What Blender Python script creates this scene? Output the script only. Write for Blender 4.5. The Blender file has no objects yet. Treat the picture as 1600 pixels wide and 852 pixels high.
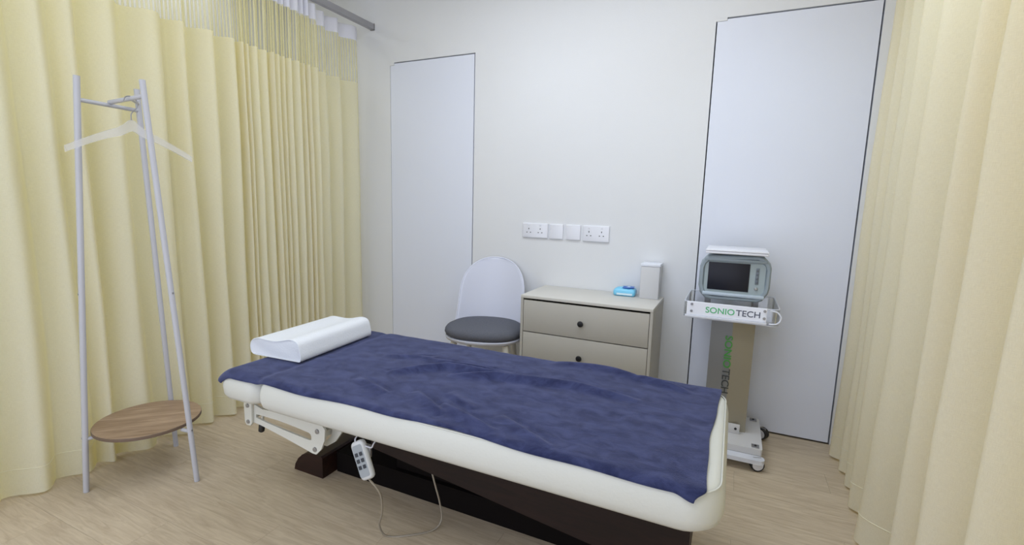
import bpy, bmesh, math, random
from mathutils import Vector, Matrix, noise
random.seed(7)
PI = math.pi
SC = bpy.context.scene
COL = SC.collection
# ------------------------------------------------------------------ camera
YAW, PITCH, ROLL, FPX = 0.4314, -0.1434, 0.026, 747.4
CAMP = Vector((0, -3.0618, 1.3))
cy, sy, cp, sp = math.cos(YAW), math.sin(YAW), math.cos(PITCH), math.sin(PITCH)
fw = Vector((-sy*cp, cy*cp, sp)); rt = Vector((cy, sy, 0)); up = rt.cross(fw)
r2 = rt*math.cos(ROLL)+up*math.sin(ROLL); u2 = -rt*math.sin(ROLL)+up*math.cos(ROLL)
cam = bpy.data.cameras.new('camera'); camo = bpy.data.objects.new('camera', cam); COL.objects.link(camo)
cam.sensor_width = 36; cam.lens = FPX/1600*36; cam.clip_start = .01; cam.clip_end = 50
M = Matrix((r2, u2, -fw)).transposed().to_4x4(); M.translation = CAMP
camo.matrix_world = M
SC.camera = camo
# ------------------------------------------------------------------ world, lamps, exposure
w = bpy.data.worlds.new('world'); SC.world = w; w.use_nodes = True
w.node_tree.nodes['Background'].inputs[0].default_value = (.8, .85, 1, 1)
w.node_tree.nodes['Background'].inputs[1].default_value = 1.4
SC.view_settings.view_transform = 'Standard'; SC.view_settings.look = 'None'
SC.view_settings.exposure = 0.26; SC.view_settings.gamma = 1; SC.view_settings.use_curve_mapping = False
def area(name, loc, size, power, col=(1, 1, 1), rot=(0, 0, 0), sizey=None, spread=PI):
    l = bpy.data.lights.new(name, 'AREA'); l.energy = power; l.color = col; l.size = size
    if sizey: l.shape = 'RECTANGLE'; l.size_y = sizey
    l.spread = spread
    o = bpy.data.objects.new(name, l); COL.objects.link(o); o.location = loc; o.rotation_euler = rot
    return o
area('ceiling_panel_light', (-.9, -1.2, 2.87), 1.6, 19, (.87, .92, 1), sizey=.8)
area('rear_fill_light', (-.9, -3.3, 2.87), 2.0, 16, (.85, .92, 1), sizey=.6)  # unseen fill lamp added behind the camera to soften contrast
def spot(name, loc, power, ang, tgt):
    l = bpy.data.lights.new(name, 'SPOT'); l.energy = power; l.color = (.72, .85, 1); l.spot_size = ang; l.spot_blend = .9
    l.shadow_soft_size = .05
    o = bpy.data.objects.new(name, l); COL.objects.link(o); o.location = loc
    o.rotation_euler = (Vector(tgt)-Vector(loc)).to_track_quat('-Z', 'Y').to_euler()
area('curtain_backlight_left', (-3.25, -1.4, 2.85), .4, 4, (1, 1, .95), sizey=1.6)  # unseen lamp added to shine through the left curtain
area('curtain_backlight_right', (1.15, -1.3, 2.85), .4, 5, (1, 1, .95), sizey=1.6)  # unseen lamp added to glow through the right curtain folds
spot('downlight_by_chair', (-1.15, -.8, 2.86), 6, R_ := math.radians(110), (-1.15, -.55, 0))
spot('downlight_by_cart', (.15, -1.1, 2.86), 16, R_, (.2, -.6, 0))
# ------------------------------------------------------------------ materials
def nt(name):
    m = bpy.data.materials.new(name); m.use_nodes = True; t = m.node_tree
    for n in list(t.nodes): t.nodes.remove(n)
    o = t.nodes.new('ShaderNodeOutputMaterial'); return m, t, o
def N(t, typ, **kw):
    n = t.nodes.new(typ)
    for k, v in kw.items(): setattr(n, k, v)
    return n
def prin(name, col, rough=.5, metal=0, spec=.5, bump=None, var=None, sheen=0, trans=0, coat=0):
    """bump=(scale, distance), var=(scale, col2, stretch)"""
    m, t, o = nt(name); p = N(t, 'ShaderNodeBsdfPrincipled'); t.links.new(p.outputs[0], o.inputs[0])
    p.inputs['Base Color'].default_value = (*col, 1); p.inputs['Roughness'].default_value = rough
    p.inputs['Metallic'].default_value = metal; p.inputs['Specular IOR Level'].default_value = spec
    p.inputs['Sheen Weight'].default_value = sheen; p.inputs['Transmission Weight'].default_value = trans
    p.inputs['Coat Weight'].default_value = coat
    if bump or var:
        tc = N(t, 'ShaderNodeTexCoord')
    if bump:
        n = N(t, 'ShaderNodeTexNoise'); n.inputs['Scale'].default_value = bump[0]; n.inputs['Detail'].default_value = 4
        t.links.new(tc.outputs['Object'], n.inputs['Vector'])
        b = N(t, 'ShaderNodeBump'); b.inputs['Distance'].default_value = bump[1]; b.inputs['Strength'].default_value = 1
        t.links.new(n.outputs['Fac'], b.inputs['Height']); t.links.new(b.outputs[0], p.inputs['Normal'])
    if var:
        mp = N(t, 'ShaderNodeMapping'); mp.inputs['Scale'].default_value = var[2] if len(var) > 2 else (1, 1, 1)
        t.links.new(tc.outputs['Object'], mp.inputs['Vector'])
        n = N(t, 'ShaderNodeTexNoise'); n.inputs['Scale'].default_value = var[0]; n.inputs['Detail'].default_value = 5
        t.links.new(mp.outputs[0], n.inputs['Vector'])
        r = N(t, 'ShaderNodeValToRGB'); r.color_ramp.elements[0].position = .3; r.color_ramp.elements[1].position = .7
        r.color_ramp.elements[0].color = (*col, 1); r.color_ramp.elements[1].color = (*var[1], 1)
        t.links.new(n.outputs['Fac'], r.inputs[0]); t.links.new(r.outputs[0], p.inputs['Base Color'])
    return m
def s2l(r, g, b):
    f = lambda v: (v/255/12.92 if v <= 10 else ((v/255+.055)/1.055)**2.4)
    return (f(r), f(g), f(b))
M_wall = prin('wall_paint', s2l(222, 224, 227), .75, spec=.25, bump=(260, .0006))
M_ceil = prin('ceiling_paint', s2l(236, 234, 228), .85, spec=.2)
M_door = prin('door_laminate', s2l(222, 227, 240), .55, spec=.35, bump=(300, .0003))
M_gap = prin('gap_dark', (.11, .11, .12), .9, spec=.1)
def wood(name, c1, c2, scale, rough=.5, axis=(1, 9, 9), det=6, distort=1.2, bumpd=.0003, rnd=False):
    m, t, o = nt(name); p = N(t, 'ShaderNodeBsdfPrincipled'); t.links.new(p.outputs[0], o.inputs[0])
    p.inputs['Roughness'].default_value = rough; p.inputs['Specular IOR Level'].default_value = .35
    tc = N(t, 'ShaderNodeTexCoord'); mp = N(t, 'ShaderNodeMapping'); mp.inputs['Scale'].default_value = axis
    if rnd:
        oi = N(t, 'ShaderNodeObjectInfo'); va = N(t, 'ShaderNodeVectorMath', operation='SCALE')
        cx = N(t, 'ShaderNodeCombineXYZ'); t.links.new(oi.outputs['Random'], cx.inputs[0]); t.links.new(oi.outputs['Random'], cx.inputs[1])
        t.links.new(cx.outputs[0], va.inputs[0]); va.inputs['Scale'].default_value = 37.
        t.links.new(va.outputs[0], mp.inputs['Location'])
    t.links.new(tc.outputs['Object'], mp.inputs['Vector'])
    n = N(t, 'ShaderNodeTexNoise'); n.inputs['Scale'].default_value = scale; n.inputs['Detail'].default_value = det
    n.inputs['Roughness'].default_value = .6; n.inputs['Distortion'].default_value = distort
    t.links.new(mp.outputs[0], n.inputs['Vector'])
    r = N(t, 'ShaderNodeValToRGB'); r.color_ramp.elements[0].position = .3; r.color_ramp.elements[1].position = .68
    r.color_ramp.elements[0].color = (*c1, 1); r.color_ramp.elements[1].color = (*c2, 1)
    t.links.new(n.outputs['Fac'], r.inputs[0])
    out = r.outputs[0]
    if rnd:
        hs = N(t, 'ShaderNodeHueSaturation'); mr = N(t, 'ShaderNodeMapRange'); mr.inputs['To Min'].default_value = .96; mr.inputs['To Max'].default_value = 1.04
        t.links.new(oi.outputs['Random'], mr.inputs[0]); t.links.new(mr.outputs[0], hs.inputs['Value']); t.links.new(out, hs.inputs['Color']); out = hs.outputs[0]
    t.links.new(out, p.inputs['Base Color'])
    b = N(t, 'ShaderNodeBump'); b.inputs['Distance'].default_value = bumpd
    t.links.new(n.outputs['Fac'], b.inputs['Height']); t.links.new(b.outputs[0], p.inputs['Normal'])
    return m
M_floor = wood('floor_vinyl_oak', s2l(178, 161, 138), s2l(204, 189, 165), 3.2, .5, (1.6, 16, 16), rnd=True)
M_sub = prin('floor_joint', s2l(146, 132, 112), .9)
M_shelf = wood('shelf_walnut', s2l(128, 104, 82), s2l(180, 155, 130), 2.2, .5, (1.6, 22, 22))
M_shelfedge = prin('shelf_edge', s2l(110, 92, 78), .6)
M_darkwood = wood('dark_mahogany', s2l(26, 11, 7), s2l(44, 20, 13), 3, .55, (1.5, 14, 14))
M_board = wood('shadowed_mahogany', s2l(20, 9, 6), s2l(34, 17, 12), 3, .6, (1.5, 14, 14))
M_white = prin('white_powder_coat', s2l(222, 224, 232), .38, spec=.5)
M_rack = prin('rack_white_paint', s2l(188, 189, 196), .38, spec=.5)
M_cream = prin('cream_enamel', s2l(205, 205, 196), .35, spec=.5)
M_leather = prin('cream_vinyl_upholstery', s2l(206, 207, 200), .42, spec=.4, bump=(120, .0006))
M_leathertop = prin('white_vinyl_edge', s2l(236, 238, 238), .4, spec=.4)
M_black = prin('black_plastic', (.012, .012, .013), .4)
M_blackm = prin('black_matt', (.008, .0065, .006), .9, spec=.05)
M_grey = prin('grey_metal', (.35, .35, .36), .35, metal=.8)
M_alu = prin('rail_aluminium', s2l(165, 165, 170), .4, metal=.35)
M_plastic = prin('white_plastic', s2l(226, 228, 236), .3)
M_chairshell = prin('chair_shell_white', s2l(212, 216, 232), .42)
M_chairleg = prin('chair_leg_white', s2l(214, 212, 204), .45)
M_cush = prin('grey_seat_fabric', s2l(92, 95, 104), .9, spec=.15, bump=(500, .0012), var=(220, s2l(108, 110, 120)))
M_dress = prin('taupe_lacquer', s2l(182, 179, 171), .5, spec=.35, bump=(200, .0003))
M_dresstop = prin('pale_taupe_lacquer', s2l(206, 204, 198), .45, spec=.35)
M_pillow = prin('pillow_cover', s2l(226, 230, 236), .85, spec=.15, bump=(160, .0012))
M_remote = prin('remote_grey', s2l(196, 198, 198), .4)
M_remoteface = prin('remote_face', s2l(150, 156, 160), .5)
M_button = prin('remote_button', s2l(50, 54, 62), .5)
M_cord = prin('cord_grey', s2l(150, 142, 128), .5)
M_blue = prin('wipes_film_blue', s2l(120, 200, 235), .3)
M_blueprint = prin("wipes_print_dark_blue", s2l(30, 96, 190), .3)
M_whitefilm = prin('wipes_film_white', s2l(214, 236, 246), .3)
M_dev = prin('device_grey_blue', s2l(142, 155, 164), .4)
M_devface = prin('device_face_grey', s2l(158, 172, 176), .45)
M_devlip = prin('device_lip_pale', s2l(182, 196, 210), .35)
M_screen = prin('dark_screen', s2l(34, 35, 44), .35, spec=.25)
M_steel = prin('brushed_steel', (.34, .345, .345), .38, metal=.55)
M_steel2 = prin('floor_beige_panel', s2l(160, 155, 140), .3, metal=.3)  # beige of the floor showing in the column, put into its colour
M_green = prin('green_print', s2l(70, 150, 60), .5)
M_green2 = prin('pale_green_print', s2l(90, 185, 125), .5)
M_textgrey = prin('grey_print', s2l(92, 98, 116), .5)
M_textdark = prin('dark_grey_print', s2l(66, 70, 70), .5)
M_label = prin('white_sign_board', s2l(240, 244, 255), .35)
M_base = prin('white_steel_base', s2l(208, 208, 210), .35)
M_tyre = prin('rubber_tyre', (.02, .02, .022), .7)
M_tape = prin('curtain_tape_white', s2l(225, 226, 236), .85)
def clear(name, tint=(.96, .97, .98), rough=.05, base=.06):
    m, t, o = nt(name); mx = N(t, 'ShaderNodeMixShader'); tr = N(t, 'ShaderNodeBsdfTransparent'); g = N(t, 'ShaderNodeBsdfGlossy')
    tr.inputs[0].default_value = (*tint, 1); g.inputs['Roughness'].default_value = rough; g.inputs[0].default_value = (1, 1, 1, 1)
    f = N(t, 'ShaderNodeLayerWeight'); f.inputs['Blend'].default_value = .35
    mr = N(t, 'ShaderNodeMapRange'); mr.inputs['To Min'].default_value = base; mr.inputs['To Max'].default_value = .75
    t.links.new(f.outputs['Fresnel'], mr.inputs[0]); t.links.new(mr.outputs[0], mx.inputs[0])
    t.links.new(tr.outputs[0], mx.inputs[1]); t.links.new(g.outputs[0], mx.inputs[2]); t.links.new(mx.outputs[0], o.inputs[0]); return m
M_acryl = clear('clear_acrylic')
def frosted(name, col, alpha):
    m, t, o = nt(name); mx = N(t, 'ShaderNodeMixShader'); tr = N(t, 'ShaderNodeBsdfTransparent'); p = N(t, 'ShaderNodeBsdfPrincipled')
    p.inputs['Base Color'].default_value = (*col, 1); p.inputs['Roughness'].default_value = .3
    mx.inputs[0].default_value = alpha
    t.links.new(tr.outputs[0], mx.inputs[1]); t.links.new(p.outputs[0], mx.inputs[2]); t.links.new(mx.outputs[0], o.inputs[0]); return m
M_hanger = frosted('frosted_clear_plastic', s2l(228, 228, 230), .34)
M_acredge = frosted('acrylic_polished_edge', s2l(240, 244, 255), .7)
def fabric(name, col, tcol, mixf, mesh=False):
    m, t, o = nt(name)
    d = N(t, 'ShaderNodeBsdfDiffuse'); tl = N(t, 'ShaderNodeBsdfTranslucent'); mx = N(t, 'ShaderNodeMixShader')
    d.inputs[0].default_value = (*col, 1); tl.inputs[0].default_value = (*tcol, 1); mx.inputs[0].default_value = mixf
    uv = N(t, 'ShaderNodeUVMap'); mp = N(t, 'ShaderNodeMapping'); t.links.new(uv.outputs[0], mp.inputs[0])
    # slubby weave: long thin noise in both thread directions
    a = N(t, 'ShaderNodeTexNoise'); a.inputs['Scale'].default_value = 1; mp.inputs['Scale'].default_value = (60, 700, 1)
    mp2 = N(t, 'ShaderNodeMapping'); t.links.new(uv.outputs[0], mp2.inputs[0]); mp2.inputs['Scale'].default_value = (700, 60, 1)
    b = N(t, 'ShaderNodeTexNoise'); b.inputs['Scale'].default_value = 1
    t.links.new(mp.outputs[0], a.inputs[0]); t.links.new(mp2.outputs[0], b.inputs[0])
    ad = N(t, 'ShaderNodeMath', operation='ADD'); t.links.new(a.outputs['Fac'], ad.inputs[0]); t.links.new(b.outputs['Fac'], ad.inputs[1])
    r = N(t, 'ShaderNodeMapRange'); r.inputs['From Min'].default_value = .6; r.inputs['From Max'].default_value = 1.4
    r.inputs['To Min'].default_value = .9; r.inputs['To Max'].default_value = 1.08; t.links.new(ad.outputs[0], r.inputs[0])
    sc = N(t, 'ShaderNodeVectorMath', operation='SCALE'); sc.inputs[0].default_value = col; t.links.new(r.outputs[0], sc.inputs['Scale'])
    t.links.new(sc.outputs[0], d.inputs[0])
    bm = N(t, 'ShaderNodeBump'); bm.inputs['Distance'].default_value = .0006; t.links.new(ad.outputs[0], bm.inputs['Height']); t.links.new(bm.outputs[0], d.inputs['Normal'])
    t.links.new(d.outputs[0], mx.inputs[1]); t.links.new(tl.outputs[0], mx.inputs[2])
    out = mx.outputs[0]
    if mesh:
        wv = N(t, 'ShaderNodeTexWave'); wv.inputs['Scale'].default_value = 15; wv.bands_direction = 'X'; wv.inputs['Distortion'].default_value = 0
        t.links.new(uv.outputs[0], wv.inputs[0])
        rr = N(t, 'ShaderNodeMapRange'); rr.inputs['From Min'].default_value = .25; rr.inputs['From Max'].default_value = .75
        rr.inputs['To Min'].default_value = .12; rr.inputs['To Max'].default_value = .85; t.links.new(wv.outputs['Fac'], rr.inputs[0])
        tr = N(t, 'ShaderNodeBsdfTransparent'); m2 = N(t, 'ShaderNodeMixShader')
        t.links.new(rr.outputs[0], m2.inputs[0]); t.links.new(tr.outputs[0], m2.inputs[1]); t.links.new(out, m2.inputs[2]); out = m2.outputs[0]
    t.links.new(out, o.inputs[0]); return m
M_cur = fabric('cream_curtain_cloth', s2l(240, 242, 231), s2l(247, 228, 110), .42)
M_cur2 = fabric('warm_curtain_cloth', s2l(241, 243, 231), s2l(250, 222, 98), .42)
M_mesh = fabric('curtain_net', s2l(234, 232, 205), s2l(240, 228, 136), .36, mesh=True)
M_stitch = prin('stitch_thread', s2l(240, 236, 205), .8)
def towel_mat():
    m, t, o = nt('navy_velour'); p = N(t, 'ShaderNodeBsdfPrincipled'); t.links.new(p.outputs[0], o.inputs[0])
    p.inputs['Roughness'].default_value = .95; p.inputs['Specular IOR Level'].default_value = .1
    p.inputs['Sheen Weight'].default_value = .35; p.inputs['Sheen Roughness'].default_value = .45; p.inputs['Sheen Tint'].default_value = (.6, .65, 1, 1)
    tc = N(t, 'ShaderNodeTexCoord')
    mp = N(t, 'ShaderNodeMapping'); mp.inputs['Scale'].default_value = (1, 1.6, 1); mp.inputs['Rotation'].default_value = (0, 0, .4)
    t.links.new(tc.outputs['Object'], mp.inputs[0])
    n = N(t, 'ShaderNodeTexNoise'); n.inputs['Scale'].default_value = 13; n.inputs['Detail'].default_value = 10; n.inputs['Roughness'].default_value = .66; n.inputs['Distortion'].default_value = .7
    t.links.new(mp.outputs[0], n.inputs['Vector'])
    r = N(t, 'ShaderNodeValToRGB'); r.color_ramp.elements[0].position = .38; r.color_ramp.elements[1].position = .62
    r.color_ramp.elements[0].color = (*s2l(38, 43, 75), 1); r.color_ramp.elements[1].color = (*s2l(60, 66, 102), 1)
    t.links.new(n.outputs['Fac'], r.inputs[0]); t.links.new(r.outputs[0], p.inputs['Base Color'])
    f = N(t, 'ShaderNodeTexNoise'); f.inputs['Scale'].default_value = 420; t.links.new(tc.outputs['Object'], f.inputs['Vector'])
    b = N(t, 'ShaderNodeBump'); b.inputs['Distance'].default_value = .0015; t.links.new(f.outputs['Fac'], b.inputs['Height']); t.links.new(b.outputs[0], p.inputs['Normal'])
    return m
M_towel = towel_mat()
# ------------------------------------------------------------------ helpers
def obj(name, bm, mat, parent=None, smooth=False, mats=None):
    me = bpy.data.meshes.new(name); bm.normal_update(); bm.to_mesh(me); bm.free()
    for mm in (mats or [mat]): me.materials.append(mm)
    if smooth:
        for p in me.polygons: p.use_smooth = True
    o = bpy.data.objects.new(name, me); COL.objects.link(o)
    if parent: o.parent = parent
    return o
def autosmooth(o, ang=35):
    me = o.data
    for p in me.polygons: p.use_smooth = True
    bm = bmesh.new(); bm.from_mesh(me)
    for e in bm.edges:
        if len(e.link_faces) == 2 and e.calc_face_angle(0) > math.radians(ang): e.smooth = False
    bm.to_mesh(me); bm.free(); return o
def thing(name, label, cat, loc=(0, 0, 0), rz=0, group=None):
    o = bpy.data.objects.new(name, None); COL.objects.link(o); o.location = loc; o.rotation_euler = (0, 0, rz); o.empty_display_size = .1
    return tag(o, label, cat, group)
def tag(o, label, cat, group=None):
    o['label'] = label; o['category'] = cat
    if group: o['group'] = group
    return o
def struct(o): o['kind'] = 'structure'; return o
def bx(bm, x0, x1, y0, y1, z0, z1, bev=0, seg=2, mi=0, mat=None):
    b = bmesh.new(); vs = [b.verts.new((x, y, z)) for x in (x0, x1) for y in (y0, y1) for z in (z0, z1)]
    for f in ((0, 1, 3, 2), (4, 6, 7, 5), (0, 4, 5, 1), (2, 3, 7, 6), (0, 2, 6, 4), (1, 5, 7, 3)): b.faces.new([vs[i] for i in f])
    if bev: bmesh.ops.bevel(b, geom=b.edges[:], offset=bev, segments=seg, profile=.5, affect='EDGES')
    bmesh.ops.recalc_face_normals(b, faces=b.faces[:])
    for f in b.faces: f.material_index = mi
    if mat is not None: bmesh.ops.transform(b, matrix=mat, verts=b.verts[:])
    join(bm, b); return bm
def join(bm, b):
    me = bpy.data.meshes.new('t'); b.to_mesh(me); b.free(); bm.from_mesh(me); bpy.data.meshes.remove(me)
def box(name, dims, mat, parent=None, bev=0, seg=2, tf=None):
    bm = bmesh.new(); bx(bm, *dims, bev=bev, seg=seg, mat=tf)
    o = obj(name, bm, mat, parent)
    return autosmooth(o) if bev else o
def catmull(P, n=8, closed=False):
    P = [Vector(p) for p in P]; out = []; L = len(P)
    rng = range(L if closed else L-1)
    for i in rng:
        if closed: a, b, c, d = P[(i-1) % L], P[i], P[(i+1) % L], P[(i+2) % L]
        else: a, b, c, d = P[max(i-1, 0)], P[i], P[i+1], P[min(i+2, L-1)]
        for k in range(n):
            t = k/n; out.append(.5*((2*b)+(c-a)*t+(2*a-5*b+4*c-d)*t*t+(3*b-a-3*c+d)*t**3))
    if not closed: out.append(P[-1])
    return out
def tube(bm, pts, rad, seg=12, closed=False, caps=True):
    pts = [Vector(p) for p in pts]; n = len(pts); rings = []
    R = rad if callable(rad) else (lambda t: rad)
    prev = None
    for i, p in enumerate(pts):
        if closed: d = pts[(i+1) % n]-pts[i-1]
        else: d = pts[min(i+1, n-1)]-pts[max(i-1, 0)]
        d.normalize()
        if prev is None:
            a = Vector((0, 0, 1)) if abs(d.z) < .9 else Vector((1, 0, 0)); u = d.cross(a).normalized()
        else: u = (prev-d*prev.dot(d)).normalized()
        prev = u; v = d.cross(u); r = R(i/max(n-1, 1))
        rings.append([bm.verts.new(p+(u*math.cos(2*PI*k/seg)+v*math.sin(2*PI*k/seg))*r) for k in range(seg)])
    for i in range(n if closed else n-1):
        A, B = rings[i], rings[(i+1) % n]
        for k in range(seg): bm.faces.new((A[k], A[(k+1) % seg], B[(k+1) % seg], B[k]))
    if caps and not closed: bm.faces.new(rings[0][::-1]); bm.faces.new(rings[-1])
    return bm
def tubeobj(name, pts, rad, mat, parent=None, seg=12, closed=False):
    return autosmooth(obj(name, tube(bmesh.new(), pts, rad, seg, closed), mat, parent), 50)
def lathe(bm, prof, seg=24, tf=None):
    """prof: (r,z) list around z"""
    b = bmesh.new(); rings = []
    for r, z in prof:
        rings.append([b.verts.new((r*math.cos(2*PI*k/seg), r*math.sin(2*PI*k/seg), z)) for k in range(seg)])
    for A, B in zip(rings, rings[1:]):
        for k in range(seg): b.faces.new((A[k], A[(k+1) % seg], B[(k+1) % seg], B[k]))
    b.faces.new(rings[0][::-1]); b.faces.new(rings[-1])
    if tf is not None: bmesh.ops.transform(b, matrix=tf, verts=b.verts[:])
    join(bm, b); return bm
def prism(bm, poly, axis, a, b):
    """closed polygon extruded along an axis; poly is 2D in the other two axes (in xyz order)"""
    def mk(p, c):
        q = list(p); q.insert(axis, c); return bm.verts.new(q)
    A = [mk(p, a) for p in poly]; B = [mk(p, b) for p in poly]; n = len(poly)
    f1 = bm.faces.new(A); f2 = bm.faces.new(B[::-1])
    fs = [f1, f2]+[bm.faces.new((A[i], B[i], B[(i+1) % n], A[(i+1) % n])) for i in range(n)]
    bmesh.ops.recalc_face_normals(bm, faces=fs); return bm
def ringplate(bm, outer, inner, axis, a, b):
    def mk(p, c):
        q = list(p); q.insert(axis, c); return bm.verts.new(q)
    n = len(outer); L = [[mk(p, c) for p in ring] for c in (a, b) for ring in (outer, inner)]
    oa, ia, ob, ib = L; fs = []
    for i in range(n):
        j = (i+1) % n
        for q in ((oa[i], oa[j], ia[j], ia[i]), (ob[j], ob[i], ib[i], ib[j]), (oa[j], oa[i], ob[i], ob[j]), (ia[i], ia[j], ib[j], ib[i])):
            fs.append(bm.faces.new(q))
    bmesh.ops.recalc_face_normals(bm, faces=fs); return bm
def rrect(x0, x1, y0, y1, r, n=8, rx0=None):
    P = []; q = r if rx0 is None else rx0; r1 = r
    for cx, cyy, a0, r in ((x1-r1, y1-r1, 0, r1), (x0+q, y1-q, PI/2, q), (x0+q, y0+q, PI, q), (x1-r1, y0+r1, 1.5*PI, r1)):
        for k in range(n+1): a = a0+PI/2*k/n; P.append((cx+r*math.cos(a), cyy+r*math.sin(a)))
    return P
def loft(bm, loops, cap=True):
    """loops of 3D points, same count"""
    V = [[bm.verts.new(p) for p in L] for L in loops]; n = len(V[0]); fs = []
    for A, B in zip(V, V[1:]):
        for k in range(n): fs.append(bm.faces.new((A[k], A[(k+1) % n], B[(k+1) % n], B[k])))
    if cap: fs.append(bm.faces.new(V[0][::-1])); fs.append(bm.faces.new(V[-1]))
    bmesh.ops.recalc_face_normals(bm, faces=fs); return bm
def text(name, s, size, mat, parent, mtx, depth=.0006, sx=1, spacing=1):
    c = bpy.data.curves.new(name, 'FONT'); c.body = s; c.size = size; c.extrude = depth; c.space_character = spacing; c.offset = size*.012
    t = bpy.data.objects.new('tmp', c); COL.objects.link(t); bpy.context.view_layer.update()
    me = bpy.data.meshes.new_from_object(t.evaluated_get(bpy.context.evaluated_depsgraph_get()))
    wdt = max(v.co.x for v in me.vertices)
    bpy.data.objects.remove(t); me.transform(mtx @ Matrix.Diagonal((sx, 1, 1, 1))); me.materials.clear(); me.materials.append(mat)
    o = bpy.data.objects.new(name, me); COL.objects.link(o); o.parent = parent
    return wdt*sx
# ------------------------------------------------------------------ setting
ZC = 2.9; XL, XR, YF = -3.55, 1.5, -4.0
# plank floor
fl = struct(box('floor', (XL-.1, XR+.1, YF-.1, .1, -.06, -.004), M_sub))
PW, PL = .185, 1.22
def plank_mesh(L, W):
    bm = bmesh.new(); bx(bm, 0, L-.0007, 0, W-.0007, -.0038, 0)
    me = bpy.data.meshes.new('plank'); bm.to_mesh(me); bm.free(); me.materials.append(M_floor); return me
cache = {}
row = 0; y = 0.0
while y > -3.7:
    y0 = y-PW; x = XL-(row*.41 % PL)
    while x < XR:
        a, b = max(x, XL), min(x+PL, XR)
        if b-a > .02:
            k = round(b-a, 3)
            if k not in cache: cache[k] = plank_mesh(k, PW)
            o = bpy.data.objects.new('plank', cache[k]); COL.objects.link(o); o.location = (a, y0, 0); o.parent = fl
        x += PL
    y = y0; row += 1
# doors and back wall
D1 = (-2.473, -1.733, 2.331); D2 = (-.189, .585, 2.354)
bm = bmesh.new()
for (a, b, z0, z1) in ((XL-.1, D1[0], 0, ZC), (D1[0], D1[1], D1[2], ZC), (D1[1], D2[0], 0, ZC), (D2[0], D2[1], D2[2], ZC), (D2[1], XR+.1, 0, ZC)):
    bx(bm, a, b, 0, .06, z0, z1)
wb = struct(obj('wall_back', bm, M_wall))
gp = box('gap_backing', (XL-.1, XR+.1, .0605, .09, 0, ZC), M_gap, wb)
def door(n, D, gl, gr, nx, nz):
    bm = bmesh.new(); x0, x1, z1 = D[0]+gl, D[1]-gr, D[2]-.008
    bx(bm, x0, x1, .001, .045, .009, z1 if nx is None else nz)
    bx(bm, nx+.001, x1, .001, .045, nz, z1)
    d = struct(obj('door_%d' % n, bm, M_door))
    box('pivot_cover', (D[0], nx-.001, .0005, .04, nz+.002, D[2]), M_wall, d)
door(1, D1, .0035, .008, -2.434, 2.309)
door(2, D2, .007, .008, -.131, 2.336)
struct(box('ceiling', (XL-.1, XR+.1, YF-.1, .1, ZC, ZC+.08), M_ceil))
struct(box('wall_left', (XL-.08, XL, YF-.1, .0, 0, ZC), M_wall))
struct(box('wall_right', (XR, XR+.08, YF-.1, .0, 0, ZC), M_wall))
# ------------------------------------------------------------------ curtains
def curtain(root, xbase, valleys, amps, segs, side=1, nz=26, wander=.02, skew=0.0, phase=0, zlow=.012, flare=0.0):
    """valleys: y of the valleys; crest between them bulges towards the room. segs: (part name, z0, z1, material)"""
    us = []
    for i in range(len(valleys)-1):
        n = max(8, int(abs(valleys[i+1]-valleys[i])/.006))
        for k in range(n): us.append((i, k/n))
    us.append((len(valleys)-2, 1.0))
    y_lo, y_hi = valleys[0], valleys[-1]
    def pos(i, t, z):
        a, b = valleys[i], valleys[i+1]; A = amps[i]
        h = z/2.5
        yv = a+(b-a)*t
        # each boundary wanders a little down the drop
        wv = lambda j: wander*(1-h)*noise.noise(Vector((j*3.7+phase, z*.55, 1.3)))*min(1., abs(valleys[min(j+1, len(valleys)-1)]-valleys[max(j-1, 0)])*6)
        yv += wv(i)*(1-t)+wv(i+1)*t
        tt = t**(1+skew) if skew >= 0 else 1-(1-t)**(1-skew)
        bulge = max(math.sin(PI*tt), 0)**(.8+.7*min(1, max(0, (b-a-.07)/.06)))
        grow = .72+.28*min(1, (2.5-z)/.9)
        xv = A*(bulge-.5)*grow+.012*noise.noise(Vector((yv*4, z*.9, phase)))+.004*noise.noise(Vector((yv*22, z*2.5, phase)))+flare*(1-h)**2
        return Vector((xbase+side*xv, yv, z))
    # arc length for the UVs (measured half way up)
    S = [0]; pp = pos(*us[0], 1.2)
    for u in us[1:]:
        q = pos(*u, 1.2); S.append(S[-1]+(q-pp).length); pp = q
    for name, z0, z1, mat in segs:
        n = max(2, int(nz*(z1-z0)/2.4)); bm = bmesh.new(); uvl = bm.loops.layers.uv.new('UVMap'); G = []
        for r in range(n+1):
            z = z0+(z1-z0)*r/n
            G.append([bm.verts.new(pos(*u, z)) for u in us])
        for r in range(n):
            for c in range(len(us)-1):
                f = bm.faces.new((G[r][c], G[r][c+1], G[r+1][c+1], G[r+1][c]))
                for l, (cc, rr) in zip(f.loops, ((c, r), (c+1, r), (c+1, r+1), (c, r+1))):
                    l[uvl].uv = (S[cc], z0+(z1-z0)*rr/n)
        obj(name, bm, mat, root, smooth=True)
    # stitched hem line
    bm = bmesh.new(); tube(bm, [pos(*u, .13)+Vector((side*.0012, 0, 0)) for u in us[::2]], .0011, 4)
    obj('hem_stitching', bm, M_stitch, root)
    return pos
SEG = lambda top: [('cloth', .014, 2.172, M_cur), ('net_panel', 2.172, 2.475, M_mesh), ('header_tape', 2.475, 2.572, M_tape)]
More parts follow.
